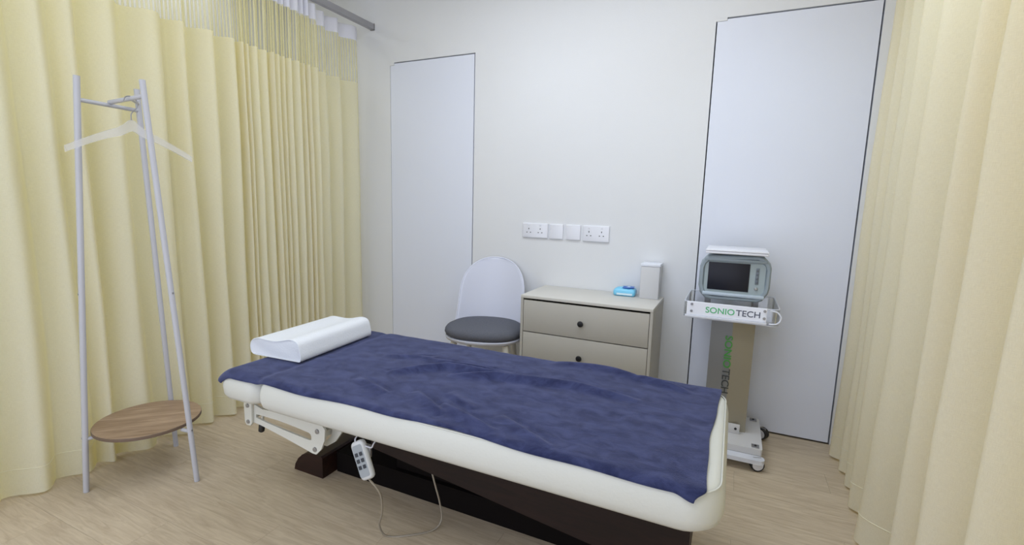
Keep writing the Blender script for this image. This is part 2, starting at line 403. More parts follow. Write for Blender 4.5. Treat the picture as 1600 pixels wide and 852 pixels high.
# long curtain, near part of the left run
vA = [-3.1, -2.86, -2.66, -2.46, -2.26, -2.085, -1.965, -1.86, -1.69, -1.497, -1.39, -1.23, -1.125]
aA = [.09, .08, .09, .09, .08, .065, .065, .09, .10, .07, .10, .08]
yv = -1.125; rr = random.Random(3)
while yv < -.56:
    s = rr.choice((.028, .036, .044, .052, .068)); yv += s; vA.append(yv); aA.append(rr.uniform(.045, .085))
vA[-1] = -.523
cA = thing('curtain', 'long cream curtain with net top hanging beside the coat stand, broad folds then dense pleats', 'curtain', (0, 0, 0))
curtain(cA, -2.655, vA, aA, SEG(0), side=1, nz=30, wander=.05, skew=.35)
vB = [-.518, -.394, -.262, -.07]
aB = [.07, .07, .07]
cB = thing('curtain', 'short cream curtain of three flat folds next to the corner of the back wall', 'curtain', (0, 0, 0))
curtain(cB, -2.705, vB, aB, SEG(0), side=1, nz=24, wander=.03, skew=.35, phase=5)
# right-hand curtain
vR = [-3.4, -3.1, -2.8, -2.5, -2.25, -2.02, -1.82, -1.60, -1.36, -1.17, -1.08, -.80, -.55, -.37, -.24, -.09]
aR = [.13]*5+[.13, .13, .17, .15, .06, .16, .12, .08, .08, .10]
cR = thing('curtain', 'warm cream curtain in deep vertical folds beside the large flush door and cart', 'curtain', (0, 0, 0))
curtain(cR, .635, vR, aR, [('cloth', .014, 2.572, M_cur2)], side=-1, nz=30, wander=.05, skew=.3, phase=9, flare=.02)
def rail(x, y0, label):
    t = thing('curtain_rail', label, 'rail', (x, y0, 2.585))
    bm = bmesh.new()
    ringplate(bm, [(-.018, .04), (.018, .04), (.018, 0), (.005, 0), (-.005, 0), (-.018, 0)], [(-.015, .037), (.015, .037), (.015, .003), (.005, .003), (-.005, .003), (-.015, .003)], 1, 0, -y0-.0)
    obj('track', bm, M_alu, t)
    box('end_cap', (-.021, .021, -y0-.006, -y0-.001, -.004, .044), M_grey, t)
    for k in range(4):
        yk = (k+.5)/5*-y0
        box('ceiling_bracket', (-.01, .01, yk-.012, yk+.012, .0405, ZC-2.585-.001), M_alu, t)
rail(-2.635, -3.4, 'grey metal curtain rail ending at the back wall above the cream curtains')
rail(.60, -3.4, 'grey metal curtain rail above the warm cream curtain')
# ------------------------------------------------------------------ wall sockets
def plate(name, label, cat, x0, x1, z0, z1, sockets, group=None):
    t = thing(name, label, cat, ((x0+x1)/2, 0, (z0+z1)/2), 0, group); wv = (x1-x0)/2; h = (z1-z0)/2
    bm = bmesh.new()
    loops = []
    for ins, yy in ((0, -.0005), (0, -.0085), (.0015, -.0105), (.004, -.0115)):
        loops.append([(px, yy, pz) for px, pz in rrect(-wv+ins, wv-ins, -h+ins, h-ins, .004, 3)])
    autosmooth(obj('face_plate', loft(bm, loops), M_plastic, t))
    for cx in ([-.046, .038] if sockets else []):
        for (dx, dz, ww, hh) in ((0, .012, .005, .010), (-.013, -.013, .008, .005), (.013, -.013, .008, .005)):
            box('pin_hole', (cx+dx-ww/2, cx+dx+ww/2, -.0122, -.0112, dz-hh/2, dz+hh/2), M_black, t)
    if sockets:
        for cx in (-.046, .038):
            box('rocker_switch', (cx-.006, cx+.006, -.0135, -.0112, .032, .044), M_plastic, t, bev=.001)
    for sx_ in (-1, 1):
        bm = bmesh.new(); lathe(bm, [(.003, 0), (.003, .0006)], 10, Matrix.Translation((sx_*(wv-.012), -.0112, 0)) @ Matrix.Rotation(PI/2, 4, 'X')); obj('screw_cap', bm, M_plastic, t)
plate('double_socket', 'white double wall socket above the chair, first of the row of four plates', 'socket', -1.331, -1.147, 1.070, 1.170, True)
plate('blank_plate', 'square white blank wall plate next to the double socket above the chair', 'wall plate', -1.135, -1.037, 1.070, 1.170, False)
plate('blank_plate', 'square white blank wall plate next to the double socket above the dresser', 'wall plate', -1.018, -.918, 1.070, 1.170, False)
plate('double_socket', 'white double wall socket above the middle of the dresser', 'socket', -.900, -.726, 1.066, 1.170, True)
# ------------------------------------------------------------------ dresser
d = thing('dresser', 'taupe chest of drawers with round black knobs against the back wall', 'dresser', (-.758, 0, 0))
dx0, dx1, dy, dz = -.395, .395, -.4145, .748
bm = bmesh.new()
bx(bm, dx0, dx0+.016, dy, -.004, .06, dz-.018); bx(bm, dx1-.016, dx1, dy, -.004, .06, dz-.018)
bx(bm, dx0+.016, dx1-.016, dy+.02, -.004, .06, .078); bx(bm, dx0+.016, dx1-.016, -.02, -.004, .078, dz-.018)
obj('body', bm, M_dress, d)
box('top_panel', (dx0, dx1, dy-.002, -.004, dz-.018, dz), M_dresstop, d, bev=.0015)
zs = [(.524, .718), (.307, .518), (.084, .301)]
for z0, z1 in zs:
    dr = box('drawer', (dx0+.019, dx1-.019, dy+.001, dy+.02, z0, z1), M_dress, d, bev=.001)
    bx(b2 := bmesh.new(), dx0+.03, dx1-.03, dy+.021, -.05, z0+.01, z1-.03); obj('drawer_box', b2, M_blackm, dr)
    bm = bmesh.new(); lathe(bm, [(.006, 0), (.006, .012), (.016, .014), (.018, .02), (.016, .026), (.009, .028)], 20,
                            Matrix.Translation((-.008, dy+.001, z0+.5*(z1-z0)-.006)) @ Matrix.Rotation(PI/2, 4, 'X'))
    autosmooth(obj('knob', bm, M_black, dr))
for sx_ in (dx0+.04, dx1-.08):
    for yy in (dy+.03, -.07): box('foot', (sx_, sx_+.04, yy, yy+.04, 0, .06), M_dress, d)
# tall box and wipes
bxo = thing('storage_box', 'tall plain white box with a lid, on the end of the dresser', 'box', (-.4375, -.068, .748))
box('body', (-.055, .055, -.057, .057, .0003, .197), prin('box_card_grey', s2l(204, 205, 208), .6), bxo, bev=.002)
box('lid', (-.0575, .0575, -.0595, .0595, .1975, .214), prin('box_lid_white', s2l(226, 230, 240), .4), bxo, bev=.0025)
wp = thing('wipes_pack', 'soft pale blue pack of wipes lying beside the tall white box', 'pack', (-.590, -.075, .748), .06); wp.scale = (1, 1, 1.3)
bm = bmesh.new(); loops = []
for k, (ins, z) in enumerate(((.006, .0005), (.0, .010), (.0, .022), (.006, .032), (.022, .038), (.04, .040))):
    L = []
    for px, py in rrect(-.067+ins, .067-ins, -.048+ins, .048-ins, .012, 4):
        L.append((px, py, z+.002*noise.noise(Vector((px*30, py*30, z*20)))))
    loops.append(L)
autosmooth(obj('wrapper', loft(bm, loops), M_blue, wp), 60)
bm = bmesh.new(); prism(bm, [(-.012, -.036), (.030, -.038), (.058, -.016), (.052, .030), (.010, .036), (-.016, .016), (.004, .000)], 2, .0385, .0418)
obj('printed_panel', bm, M_blueprint, wp)
bm = bmesh.new(); prism(bm, [(.012, -.012), (.03, -.014), (.034, .006), (.018, .012)], 2, .0415, .0428); obj('resealable_flap', bm, M_whitefilm, wp)
box('side_print', (-.045, .05, -.0493, -.0475, .006, .015), M_whitefilm, wp)
# ------------------------------------------------------------------ chair
ch = thing('side_chair', 'white plastic shell chair with a grey fabric seat pad between door and dresser', 'chair', (-1.455, -.30, 0), math.radians(13))
def sup(a, b, n, t): c, s = math.cos(t), math.sin(t); return (a*abs(c)**(2/n)*(1 if c >= 0 else -1), b*abs(s)**(2/n)*(1 if s >= 0 else -1))
def seatloop(k, z, dy=0):
    L = []
    for i in range(48):
        x, y = sup(.262*k, .235*k, 2.5, 2*PI*i/48)
        wd = 1-.10*max(0, y/.235)
        L.append((x*wd, y-.01+dy, z+.012*(abs(x)/.26)**2*0))
    return L
bm = bmesh.new(); loft(bm, [seatloop(k, z) for k, z in ((.55, .402), (.86, .408), (.965, .42), (.985, .434), (.97, .438), (.6, .436))])
autosmooth(obj('seat_shell', bm, M_chairshell, ch), 60)
bm = bmesh.new(); loft(bm, [seatloop(k, z) for k, z in ((.9, .437), (.97, .446), (1.0, .463), (.988, .480), (.95, .493), (.87, .503), (.72, .509), (.45, .512), (.2, .5125))])
autosmooth(obj('seat_pad', bm, M_cush, ch), 60)
bm = bmesh.new(); G = []; NU, NV = 28, 26
Hh = .487
for j in range(NV+1):
    v = j/NV; row_ = []
    for i in range(NU+1):
        u = -1+2*i/NU
        # outline: nearly straight sides, round top
        hv = Hh*(v)
        wdt = .240-.024*v
        # superellipse cap
        e = max(0., (v-.5)/.5); wdt *= (1-e**2.6)**(1/2.2) if e < 1 else 0.02
        wdt = max(wdt, .004)
        x = u*wdt; z = .432+hv+0
        y = .185+.085*v - .13*(x/.25)**2*(1-.35*v)
        row_.append(bm.verts.new((x, y, z)))
    G.append(row_)
for j in range(NV):
    for i in range(NU): bm.faces.new((G[j][i], G[j][i+1], G[j+1][i+1], G[j+1][i]))
bk = obj('backrest', bm, M_chairshell, ch, smooth=True)
sm = bk.modifiers.new('s', 'SOLIDIFY'); sm.thickness = .007; sm.offset = 0
rim = [g[0].co.copy() if False else None for g in []]
def backpt(u, v):
    wdt = .240-.024*v; e = max(0., (v-.5)/.5); wdt *= (1-e**2.6)**(1/2.2) if e < 1 else .02
    x = u*max(wdt, .004); return Vector((x, .185+.085*v-.13*(x/.25)**2*(1-.35*v), .432+Hh*v))
vs = [k/40*.97 for k in range(40)]+[.975, .983, .99, .995, 1]
rp = [backpt(-1, v) for v in vs]+[backpt(1, v) for v in vs[::-1]]
tubeobj('back_rim', rp, .0055, M_chairshell, bk, 8)
for (lx, ly) in ((-.17, -.15), (.17, -.15), (-.15, .15), (.15, .15)):
    ox, oy = (lx*.32, ly*.32)
    tubeobj('leg', [(lx, ly, .405), (lx+ox*.5, ly+oy*.5, .2), (lx+ox, ly+oy, .0)], lambda t: .021-.010*t, M_chairleg, ch, 14)
# ------------------------------------------------------------------ coat stand
F3 = [Vector((-2.479, -2.077, 0)), Vector((-2.142, -1.809, 0)), Vector((-2.552, -1.661, 0))]
T3 = [Vector((-2.385, -2.005, 1.752)), Vector((-2.200, -1.872, 1.752)), Vector((-2.418, -1.779, 1.752))]
cs = thing('coat_stand', 'white three legged metal coat stand with round wooden shelf before the cream curtain', 'coat stand', (-2.391, -1.849, 0))
O = Vector((-2.391, -1.849, 0))
for f, t_ in zip(F3, T3):
    f = f-O; t_ = t_-O; f.z = .001
    lg = tubeobj('leg', [f, t_], .0112, M_rack, cs, 16)
    for h in (.25, .88):
        p = f.lerp(t_, h/1.75); out = Vector((p.x, p.y, 0)).normalized()
        bm = bmesh.new(); lathe(bm, [(.004, 0), (.004, .002)], 8, Matrix.Translation(p+out*.0104) @ out.to_track_quat('Z', 'Y').to_matrix().to_4x4()); obj('bolt', bm, M_grey, lg)
def at(i, z): return F3[i].lerp(T3[i], z/1.752)-O
b0 = at(0, 1.662); b1 = at(2, 1.662); b2_ = at(1, 1.690)
tubeobj('top_bar', [b0, b1], .0085, M_rack, cs, 12)
mid = b0.lerp(b1, .5)+Vector((0, 0, .012)); tubeobj('top_bar', [b2_, mid], .009, M_rack, cs, 12)
mid2 = b2_.lerp(mid, .42); tubeobj('top_bar', [b1+Vector((0, 0, .03)), mid2+Vector((0, 0, .004))], .007, M_rack, cs, 12)
# shelf with grain direction
ga = math.atan2(-1.746+2.006, -2.255+2.513)
sc_ = Vector((-2.398, -1.852, .252))-O
bm = bmesh.new(); lathe(bm, [(.198, 0), (.2055, .002), (.2055, .0035)], 64); lathe(bm, [(.2055, .0036), (.2055, .014), (.204, .016)], 64)
for f in bm.faces:
    if f.calc_center_median().z < .0155: f.material_index = 1
sh = obj('shelf', bm, None, cs, mats=[M_shelf, M_shelfedge]); sh.location = sc_; sh.rotation_euler = (0, 0, ga)
for i in range(3):
    p = at(i, .244); q = p+(Vector((sc_.x, sc_.y, p.z))-p).normalized()*.05
    tubeobj('shelf_peg', [p, q], .008, M_rack, cs, 10)
# hanger
hg = thing('coat_hanger', 'frosted clear plastic coat hanger hanging from the coat stand', 'hanger', (-2.272, -1.885, 1.672), 1.5)
bm = bmesh.new()
top = []; bot = []
for i in range(41):
    s = -1+2*i/40; x = s*.222; e = abs(s)
    zt = -.095-.105*e**1.25 + (.022*math.exp(-(e/.13)**2)); th = .034+.012*math.exp(-(e/.2)**2)-.010*e
    top.append((x, zt)); bot.append((x, zt-th))
poly = top+bot[::-1]
A = [[bm.verts.new((x, yy, z)) for x, z in r] for yy in (-.004, .004) for r in (top, bot)]
ta, ba, tb, bb = A; fs = []
for i in range(40):
    for q in ((ta[i], ba[i], ba[i+1], ta[i+1]), (tb[i], tb[i+1], bb[i+1], bb[i]), (ta[i], ta[i+1], tb[i+1], tb[i]), (ba[i], bb[i], bb[i+1], ba[i+1])): fs.append(bm.faces.new(q))
for e_ in (0, 40): fs.append(bm.faces.new((ta[e_], tb[e_], bb[e_], ba[e_])))
bmesh.ops.recalc_face_normals(bm, faces=fs); autosmooth(obj('shoulder_bar', bm, M_hanger, hg))
hk = [(.012, 0, -.090), (.010, 0, -.055), (.0, 0, -.038), (.018, 0, -.022), (.026, 0, 0), (.018, 0, .018), (0, 0, .026), (-.018, 0, .018), (-.026, 0, 0)]
hk = [(0, 0, -.078), (0, 0, -.055), (.006, 0, -.042), (.020, 0, -.026), (.026, 0, -.006), (.020, 0, .012), (.004, 0, .0195), (-.014, 0, .014), (-.0215, 0, -.002)]
tubeobj('hook', catmull(hk, 5), .0022, M_grey, hg, 8)
# ------------------------------------------------------------------ treatment bed
BX0, BX1, BY0, BY1 = -1.592, .038, -1.893, -1.118
bed = thing('treatment_bed', 'cream upholstered massage bed on a dark wooden base in the middle of the room', 'bed', (-.8, -1.5, 0))
OB = Vector((-.8, -1.5, 0))
def cushion(name, x0, x1, y0, y1, r, prof, mat, parent, foot=0):
    loops = []
    for ins, z in prof:
        L = []
        for px, py in rrect(x0+ins-OB.x, x1-ins-OB.x, y0+ins-OB.y, y1-ins-OB.y, max(r-ins*.6, .008), 8, None if foot == 0 else max(foot-ins*.3, .006)): L.append((px, py, z))
        loops.append(L)
    return autosmooth(obj(name, loft(bmesh.new(), loops), mat, parent), 60)
mt = cushion('mattress', BX0, BX1, BY0, BY1, .10, ((.10, .484), (.045, .485), (.022, .491), (.007, .506), (0, .532), (.001, .560), (.006, .585), (.013, .600), (.020, .6065), (.032, .609), (.12, .609)), M_leather, bed, foot=.025)
sl = [(px, py, .6045) for px, py in rrect(BX0+.013-OB.x, BX1-.013-OB.x, BY0+.013-OB.y, BY1-.013-OB.y, .088, 8, .02)]
sl = [Vector(p) for p in sl]
tubeobj('piping', sl, .0022, M_leather, mt, 6, closed=True)
hc = cushion('head_cushion', -1.842, BX0-.008, BY0+.004, BY1-.008, .07, ((.07, .488), (.035, .490), (.014, .498), (.003, .514), (0, .545), (.002, .572), (.010, .590), (.028, .601), (.08, .606)), M_leather, bed)
Ym = -1.80
def lp(L): return [(x-OB.x, z) for x, z in L]
# lifting frame near side and far side
outer = [(-1.737, .452), (-1.690, .440), (-1.600, .446), (-1.440, .452), (-1.375, .458), (-1.345, .430), (-1.350, .385), (-1.368, .345), (-1.395, .318), (-1.415, .318), (-1.56, .345), (-1.70, .368), (-1.747, .372)]
inner = [(-1.728, .410), (-1.700, .412), (-1.600, .412), (-1.500, .406), (-1.430, .399), (-1.422, .395), (-1.418, .386), (-1.418, .376), (-1.420, .371), (-1.432, .369), (-1.56, .378), (-1.66, .387), (-1.728, .396)]
for yy, nm in ((Ym, 0), (-1.20, 1)):
    bm = bmesh.new(); ringplate(bm, lp(outer), lp(inner), 1, yy-OB.y, yy+.008-OB.y); ra = obj('lifting_frame', bm, M_cream, bed)
    for (x, z) in ((-1.385, .415), (-1.400, .338)):
        bm = bmesh.new(); lathe(bm, [(.010, 0), (.009, .004), (.004, .005)], 14, Matrix.Translation((x-OB.x, yy-OB.y, z)) @ Matrix.Rotation(PI/2, 4, 'X')); autosmooth(obj('bolt', bm, M_grey, ra))
    bm = bmesh.new(); prism(bm, lp([(-1.788, .513), (-1.737, .513), (-1.743, .372), (-1.752, .360), (-1.775, .358), (-1.785, .370)]), 1, yy-.010-OB.y, yy-.001-OB.y); hb = obj('hinge_plate', bm, M_cream, bed)
    for (x, z) in ((-1.763, .445), (-1.764, .375)):
        bm = bmesh.new(); lathe(bm, [(.009, 0), (.008, .004), (.004, .005)], 14, Matrix.Translation((x-OB.x, yy-.010-OB.y, z)) @ Matrix.Rotation(PI/2, 4, 'X')); autosmooth(obj('bolt', bm, M_grey, hb))
    # curved rear bracket
    cc = [(x-.055, z) for x, z in ((-1.36, .484), (-1.25, .484), (-1.245, .44), (-1.26, .40), (-1.29, .36), (-1.335, .33), (-1.36, .33), (-1.31, .38), (-1.30, .43))]
    bm = bmesh.new(); prism(bm, lp(cc), 1, yy+.05-OB.y, yy+.058-OB.y); obj('curved_bracket', bm, M_cream, bed)
box('cross_tube', (-1.775-OB.x, -1.750-OB.x, Ym+.0005-OB.y, -1.20-OB.y, .385, .41), M_cream, bed, bev=.002)
box('cross_tube', (-1.40-OB.x, -1.375-OB.x, Ym+.009-OB.y, -1.20-OB.y, .38, .405), M_cream, bed, bev=.002)
box('under_rail', (-1.72-OB.x, -.1-OB.x, -1.775-OB.y, -1.745-OB.y, .457, .4835), M_cream, bed)
box('under_rail', (-1.72-OB.x, -.1-OB.x, -1.265-OB.y, -1.235-OB.y, .457, .4835), M_cream, bed)
lv = tubeobj('release_lever', [(-1.79-OB.x, -1.72-OB.y, .375), (-1.80-OB.x, -1.72-OB.y, .33)], .006, M_cream, bed, 8)
bm = bmesh.new(); lathe(bm, [(.006, -.022), (.0125, -.016), (.013, .012), (.009, .02), (.006, .022)], 14, Matrix.Translation((-1.805-OB.x, -1.72-OB.y, .30)) @ Matrix.Rotation(.2, 4, 'Y'))
autosmooth(obj('lever_grip', bm, M_black, lv))
# base
bs = bmesh.new(); prism(bs, [(y-OB.y, z) for y, z in ((-1.455, 0), (-1.455, .10), (-1.15, .10), (-1.15, 0))], 0, -1.64-OB.x, -.30-OB.x); obj('plinth', bs, M_blackm, bed)  # wooden plinth blackened, under-bed shade put into its colour
prof = [(-1.835, 0.0), (-1.828, .03), (-1.808, .062), (-1.78, .088), (-1.745, .104), (-1.71, .108), (-1.66, .108), (-1.65, .10), (-1.65, 0)]
bm = bmesh.new(); prism(bm, lp(prof), 1, -1.535-OB.y, -1.10-OB.y); autosmooth(obj('runner_foot', bm, M_darkwood, bed), 25)
prof2 = [(-.105-(x+1.835)*1.0, z) for x, z in prof]
bm = bmesh.new(); prism(bm, lp(prof2), 1, -1.535-OB.y, -1.10-OB.y); autosmooth(obj('runner_foot', bm, M_darkwood, bed), 25)
bm = bmesh.new(); bx(bm, -1.30-OB.x, -.25-OB.x, -1.44-OB.y, -1.16-OB.y, .10, .46, bev=.01); obj('under_bed_shade_block', bm, M_blackm, bed)  # added black block, stands in for the dark void under the mattress
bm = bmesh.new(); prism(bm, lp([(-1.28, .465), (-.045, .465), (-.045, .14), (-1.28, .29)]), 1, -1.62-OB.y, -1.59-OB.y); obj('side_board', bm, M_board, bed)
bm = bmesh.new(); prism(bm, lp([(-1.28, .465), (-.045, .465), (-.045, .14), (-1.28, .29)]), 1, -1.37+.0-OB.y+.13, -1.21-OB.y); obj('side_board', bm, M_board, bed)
box('end_board', (-.075-OB.x, -.046-OB.x, -1.5895-OB.y, -1.2405-OB.y, .1081, .465), M_darkwood, bed)
# ------------------------------------------------------------------ towel
segs = [[(-1.22, -1.60), (-1.031, -1.434), (-0.782, -1.399)], [(-0.983, -1.509), (-0.806, -1.436), (-0.495, -1.38), (-.25, -1.40)],
        [(-1.195, -1.384), (-0.973, -1.375), (-0.766, -1.373)], [(-1.273, -1.694), (-1.081, -1.768)], [(-0.996, -1.702), (-0.81, -1.819)],
        [(-0.854, -1.752), (-0.609, -1.847)], [(-0.738, -1.736), (-0.885, -1.662)], [(-0.66, -1.14), (-0.406, -1.14), (-0.241, -1.188)],
        [(-1.368, -1.43), (-1.146, -1.356)], [(-0.296, -1.155), (-0.095, -1.233)], [(-0.641, -1.739), (-0.421, -1.856)]]
amp = [.019, .020, .010, .010, .013, .014, .007, .014, .008, .014, .009]
def segd(p, pts):
    best = (9, 0); n = len(pts)-1
    for i in range(n):
        a = Vector(pts[i]); b = Vector(pts[i+1]); t = max(0, min(1, (p-a).dot(b-a)/(b-a).length_squared)); q = a.lerp(b, t)
        dd = p-q; dist = dd.length; sgn = 1 if (b-a).x*dd.y-(b-a).y*dd.x > 0 else -1
        if dist < abs(best[0]): best = (dist*sgn, (i+t)/n)
    return best
def wrinkle(x, y):
    p = Vector((x, y)); h = 0
    for s, a in zip(segs, amp):
        d_, t = segd(p, s)
        if abs(d_) > .09: continue
        env = math.sin(PI*min(max(t, .0), 1))**.6 if 0 < t < 1 else 0
        wd = .012 if d_ > 0 else .026
        a *= 1.3; h += a*env*math.exp(-(d_/wd)**2) - a*.35*env*math.exp(-((d_-.024)/.010)**2)
    h += .0035*noise.noise(Vector((x*5, y*9, 2)))+.0015*noise.noise(Vector((x*16, y*22, 7)))
    return h
def sstep(a, b, t): t = max(0, min(1, (t-a)/(b-a))); return t*t*(3-2*t)
NX, NY = 380, 165
bm = bmesh.new(); G = []
for i in range(NX+1):
    s = i/NX; rowv = []
    # foot edge is slightly wavy, head edge tucked over the head cushion
    for j in range(NY+1):
        v = j/NY
        xf = -.004-.010*math.sin(v*5.2)-.002*math.sin(v*19)-.030*sstep(.045, 0, v)**2
        xh = -1.852+.004*math.sin(v*7); dn = min(v*.80, (1-v)*.80+.04); RC = .045
        if dn < RC: xh += RC-math.sqrt(RC*RC-(RC-dn)**2)
        x = xh+(xf-xh)*s
        # width: from the near edge over to the far side and down
        ynear = -1.888-.003*math.sin(s*9)-.002*math.sin(s*27+1) - .010*sstep(.97, 1, s)+.004*sstep(.45, .6, s)*sstep(.8, .65, s)
        L = (-1.118-ynear)+.055; a = v*L; y = ynear+a; z = .6135
        # near rounding
        e = y-BY0
        rn = .030+.03*sstep(-1.55, -1.68, x)
        if e < rn: z -= (.018+.003*sstep(-1.55, -1.68, x))*((rn-e)/rn)**2
        # far side drop
        far = BY1-.004
        if y > far-.02:
            over = y-(far-.02); ang = min(over/.03, PI/2)
            y = far-.02+.03*math.sin(ang); z -= .03*(1-math.cos(ang))+max(0, over-.03*PI/2)
        # head end falls over the cushion, gap between the cushions sags
        hx = x-xh
        if hx < .075: z -= .034*((.075-hx)/.075)**2
        z -= .004*math.exp(-((x+1.596)/.02)**2)+.0035*sstep(-1.57, -1.62, x)
        k = sstep(0, .02, a)*sstep(0, .03, L-a)*sstep(0, .03, -x)
        flat = 1-sstep(-1.60, -1.66, x)*.9
        z += .004+max(-.002, wrinkle(x, y)*k*flat)
        rowv.append(bm.verts.new((x, y, z)))
    G.append(rowv)
for i in range(NX):
    for j in range(NY): bm.faces.new((G[i][j], G[i][j+1], G[i+1][j+1], G[i+1][j]))
tw = obj('towel', bm, M_towel, None, smooth=True); tag(tw, 'navy blue velour towel spread over the whole top of the treatment bed', 'towel')
sm = tw.modifiers.new('thickness', 'SOLIDIFY'); sm.thickness = .0045; sm.offset = 1
bmesh_me = tw.data
if sum(p.normal.z for p in bmesh_me.polygons) < 0:
    bmesh_me.flip_normals()
sm.offset = -1
# ------------------------------------------------------------------ pillow
pl = thing('pillow', 'white contoured foam pillow on the head end of the navy towel', 'pillow', (-1.735, -1.462, .6195), .06)
bm = bmesh.new(); loops = []
prof = [(-.122, .004), (-.131, .020), (-.132, .040), (-.124, .060), (-.108, .071), (-.085, .076), (-.055, .075), (-.02, .073), (.015, .076), (.05, .085), (.075, .091), (.100, .089), (.117, .076), (.125, .045), (.129, .02), (.124, .002), (.10, 0), (0, 0), (-.10, 0)]
P2 = catmull([(x*1.1-.012, 0, z) for x, z in prof], 3, closed=True)
cx_, cz_ = 0, .036
for yy, k in ((-.224, .93), (-.229, .965), (-.2295, .99), (-.225, 1.0), (-.15, 1), (-.05, 1.0), (.05, 1.0), (.15, 1), (.225, 1), (.2295, .99), (.229, .965), (.224, .93)):
    loops.append([(cx_+(p.x-cx_)*k, yy, max(.0, cz_+(p.z-cz_)*k-(1-k)*.02)) for p in P2])
po = autosmooth(obj('cushion', loft(bm, loops), M_pillow, pl), 50)
for yy in (-.2290, .2290):
    tubeobj('seam', [(p.x*.985, yy, cz_+(p.z-cz_)*.985) for p in P2], .0018, M_pillow, po, 5, closed=True)
# ------------------------------------------------------------------ handset on its wire bracket
rm = thing('handset', 'pale grey wired handset with six dark buttons hanging under the edge of the bed', 'remote control', (-1.098, -1.868, .475))
tfm = Matrix.Translation((0, 0, -.066)) @ Matrix.Rotation(math.radians(0), 4, 'Z') @ Matrix.Rotation(math.radians(-30), 4, 'Y') @ Matrix.Rotation(math.radians(-8), 4, 'X') @ Matrix.Scale(1.0, 4)
bm = bmesh.new(); loops = []
for ins, yy in ((.006, .013), (.001, .008), (0, 0), (.0015, -.007), (.005, -.0105)):
    loops.append([(px*(1-.08*(-pz/.065 if pz < 0 else 0)), yy, pz) for px, pz in rrect(-.031+ins, .031-ins, -.068+ins, .068-ins, .016, 6)])
loft(bm, loops); bmesh.ops.transform(bm, matrix=tfm, verts=bm.verts[:]); rb = autosmooth(obj('casing', bm, M_remote, rm), 40)
bm = bmesh.new(); loft(bm, [[(px, yy, pz) for px, pz in rrect(-.024, .024, -.056, .054, .008, 4)] for yy in (-.0104, -.0112)]); bmesh.ops.transform(bm, matrix=tfm, verts=bm.verts[:]); obj('face_panel', bm, M_remoteface, rb)
for r in range(3):
    for c in (-1, 1):
        bm = bmesh.new(); bx(bm, c*.011-.007, c*.011+.007, -.0135, -.0112, .022-r*.022-.0065, .022-r*.022+.0065, bev=.001, mat=tfm); obj('button', bm, M_button, rm)
bkp = [(-.036, .02, .0095), (-.036, .004, .002), (-.034, .002, -.010), (-.02, .006, -.015), (.02, .006, -.017), (.038, .002, -.012), (.044, .004, .002), (.044, .02, .0095)]
tubeobj('wire_bracket', catmull(bkp, 4), .0026, M_rack, rm, 8)
box('hook_clip', (-.006, .022, .012, .022, -.06, -.015), M_grey, rm, bev=.002)
cd = [tfm @ Vector((.0, 0, -.066)), Vector((.066, .02, -.165)), Vector((.088, .07, -.25)), Vector((.055, .10, -.33))]
cd = [tfm @ Vector((0, 0, -.067))]+[Vector(p)-Vector((-1.098, -1.868, .475)) for p in ((-1.041, -1.85, 0.288), (-1.076, -1.8, 0.178), (-1.136, -1.745, 0.066), (-1.126, -1.714, 0.005), (-1.051, -1.671, 0.005), (-0.988, -1.606, 0.005), (-0.97, -1.57, 0.035), (-0.973, -1.58, 0.116), (-0.981, -1.6, 0.199), (-0.992, -1.61, 0.263), (-1.001, -1.615, 0.298))]
tubeobj('cord', catmull(cd, 8), .0036, M_cord, rm, 8)
# ------------------------------------------------------------------ cart
ct = thing('equipment_cart', 'white based wheeled cart with clear acrylic tray and lettered steel column', 'cart', (.02, -.27, 0))
OC = Vector((.02, -.27, 0))
# base plate
bp = cushion  # (alias kept local)
def rr3(x0, x1, y0, y1, r, z, n=6): return [(px-OC.x, py-OC.y, z) for px, py in rrect(x0, x1, y0, y1, r, n)]
bm = bmesh.new(); loft(bm, [rr3(-.20, .222, -.472, -.070, .012, z) for z in (.068, .078, .096, .100)]); plt = autosmooth(obj('base_plate', bm, M_base, ct))
for (x, yv_) in ((.19, -.44), (.19, -.10), (-.17, -.44), (-.17, -.10)):
    box('corner_pad', (x-.018-OC.x, x+.018-OC.x, yv_-.02-OC.y, yv_+.02-OC.y, .1002, .104), M_grey, plt, bev=.002)
    bm = bmesh.new(); lathe(bm, [(.006, .104), (.005, .108)], 10, Matrix.Translation((x-OC.x, yv_-OC.y, 0))); obj('bolt', bm, M_black, plt)
box('under_tray', (-.205-OC.x, .215-OC.x, -.468-OC.y, -.075-OC.y, .058, .0675), M_steel, ct, bev=.002)
bm = bmesh.new(); loft(bm, [rr3(-.22, .232, -.530, -.474, .024, z) for z in (.046, .049, .066, .0675)]); autosmooth(obj('front_bumper', bm, M_acredge, ct))
# castors
def castor(x, y, a):
    c = thing('tmp', 'x', 'y'); c.parent = ct; c.name = 'castor'
    for k in ('label', 'category'): del c[k]
    c.location = (x-OC.x, y-OC.y, .034); c.rotation_euler = (0, 0, a)
    for s in (-1, 1):
        tf = Matrix.Translation((s*.011, 0, 0)) @ Matrix.Rotation(PI/2, 4, 'Y')
        bm = bmesh.new(); lathe(bm, [(.026, -.008), (.032, -.0075), (.0335, 0), (.032, .0075), (.026, .008)], 28, tf); autosmooth(obj('tyre', bm, M_tyre, c))
        bm = bmesh.new(); lathe(bm, [(.020, -.0092), (.0258, -.0086), (.0258, .0086), (.020, .0092)], 28, tf); hb_ = autosmooth(obj('wheel_disc', bm, M_plastic, c))
    bm = bmesh.new(); bx(bm, -.004, .004, -.02, .02, 0, .0345, bev=.002); obj('fork', bm, M_grey, c)
castor(.20, -.492, .30+PI/2); castor(.240, -.105, 1.0); castor(-.19, -.475, .2); castor(-.19, -.09, .3)
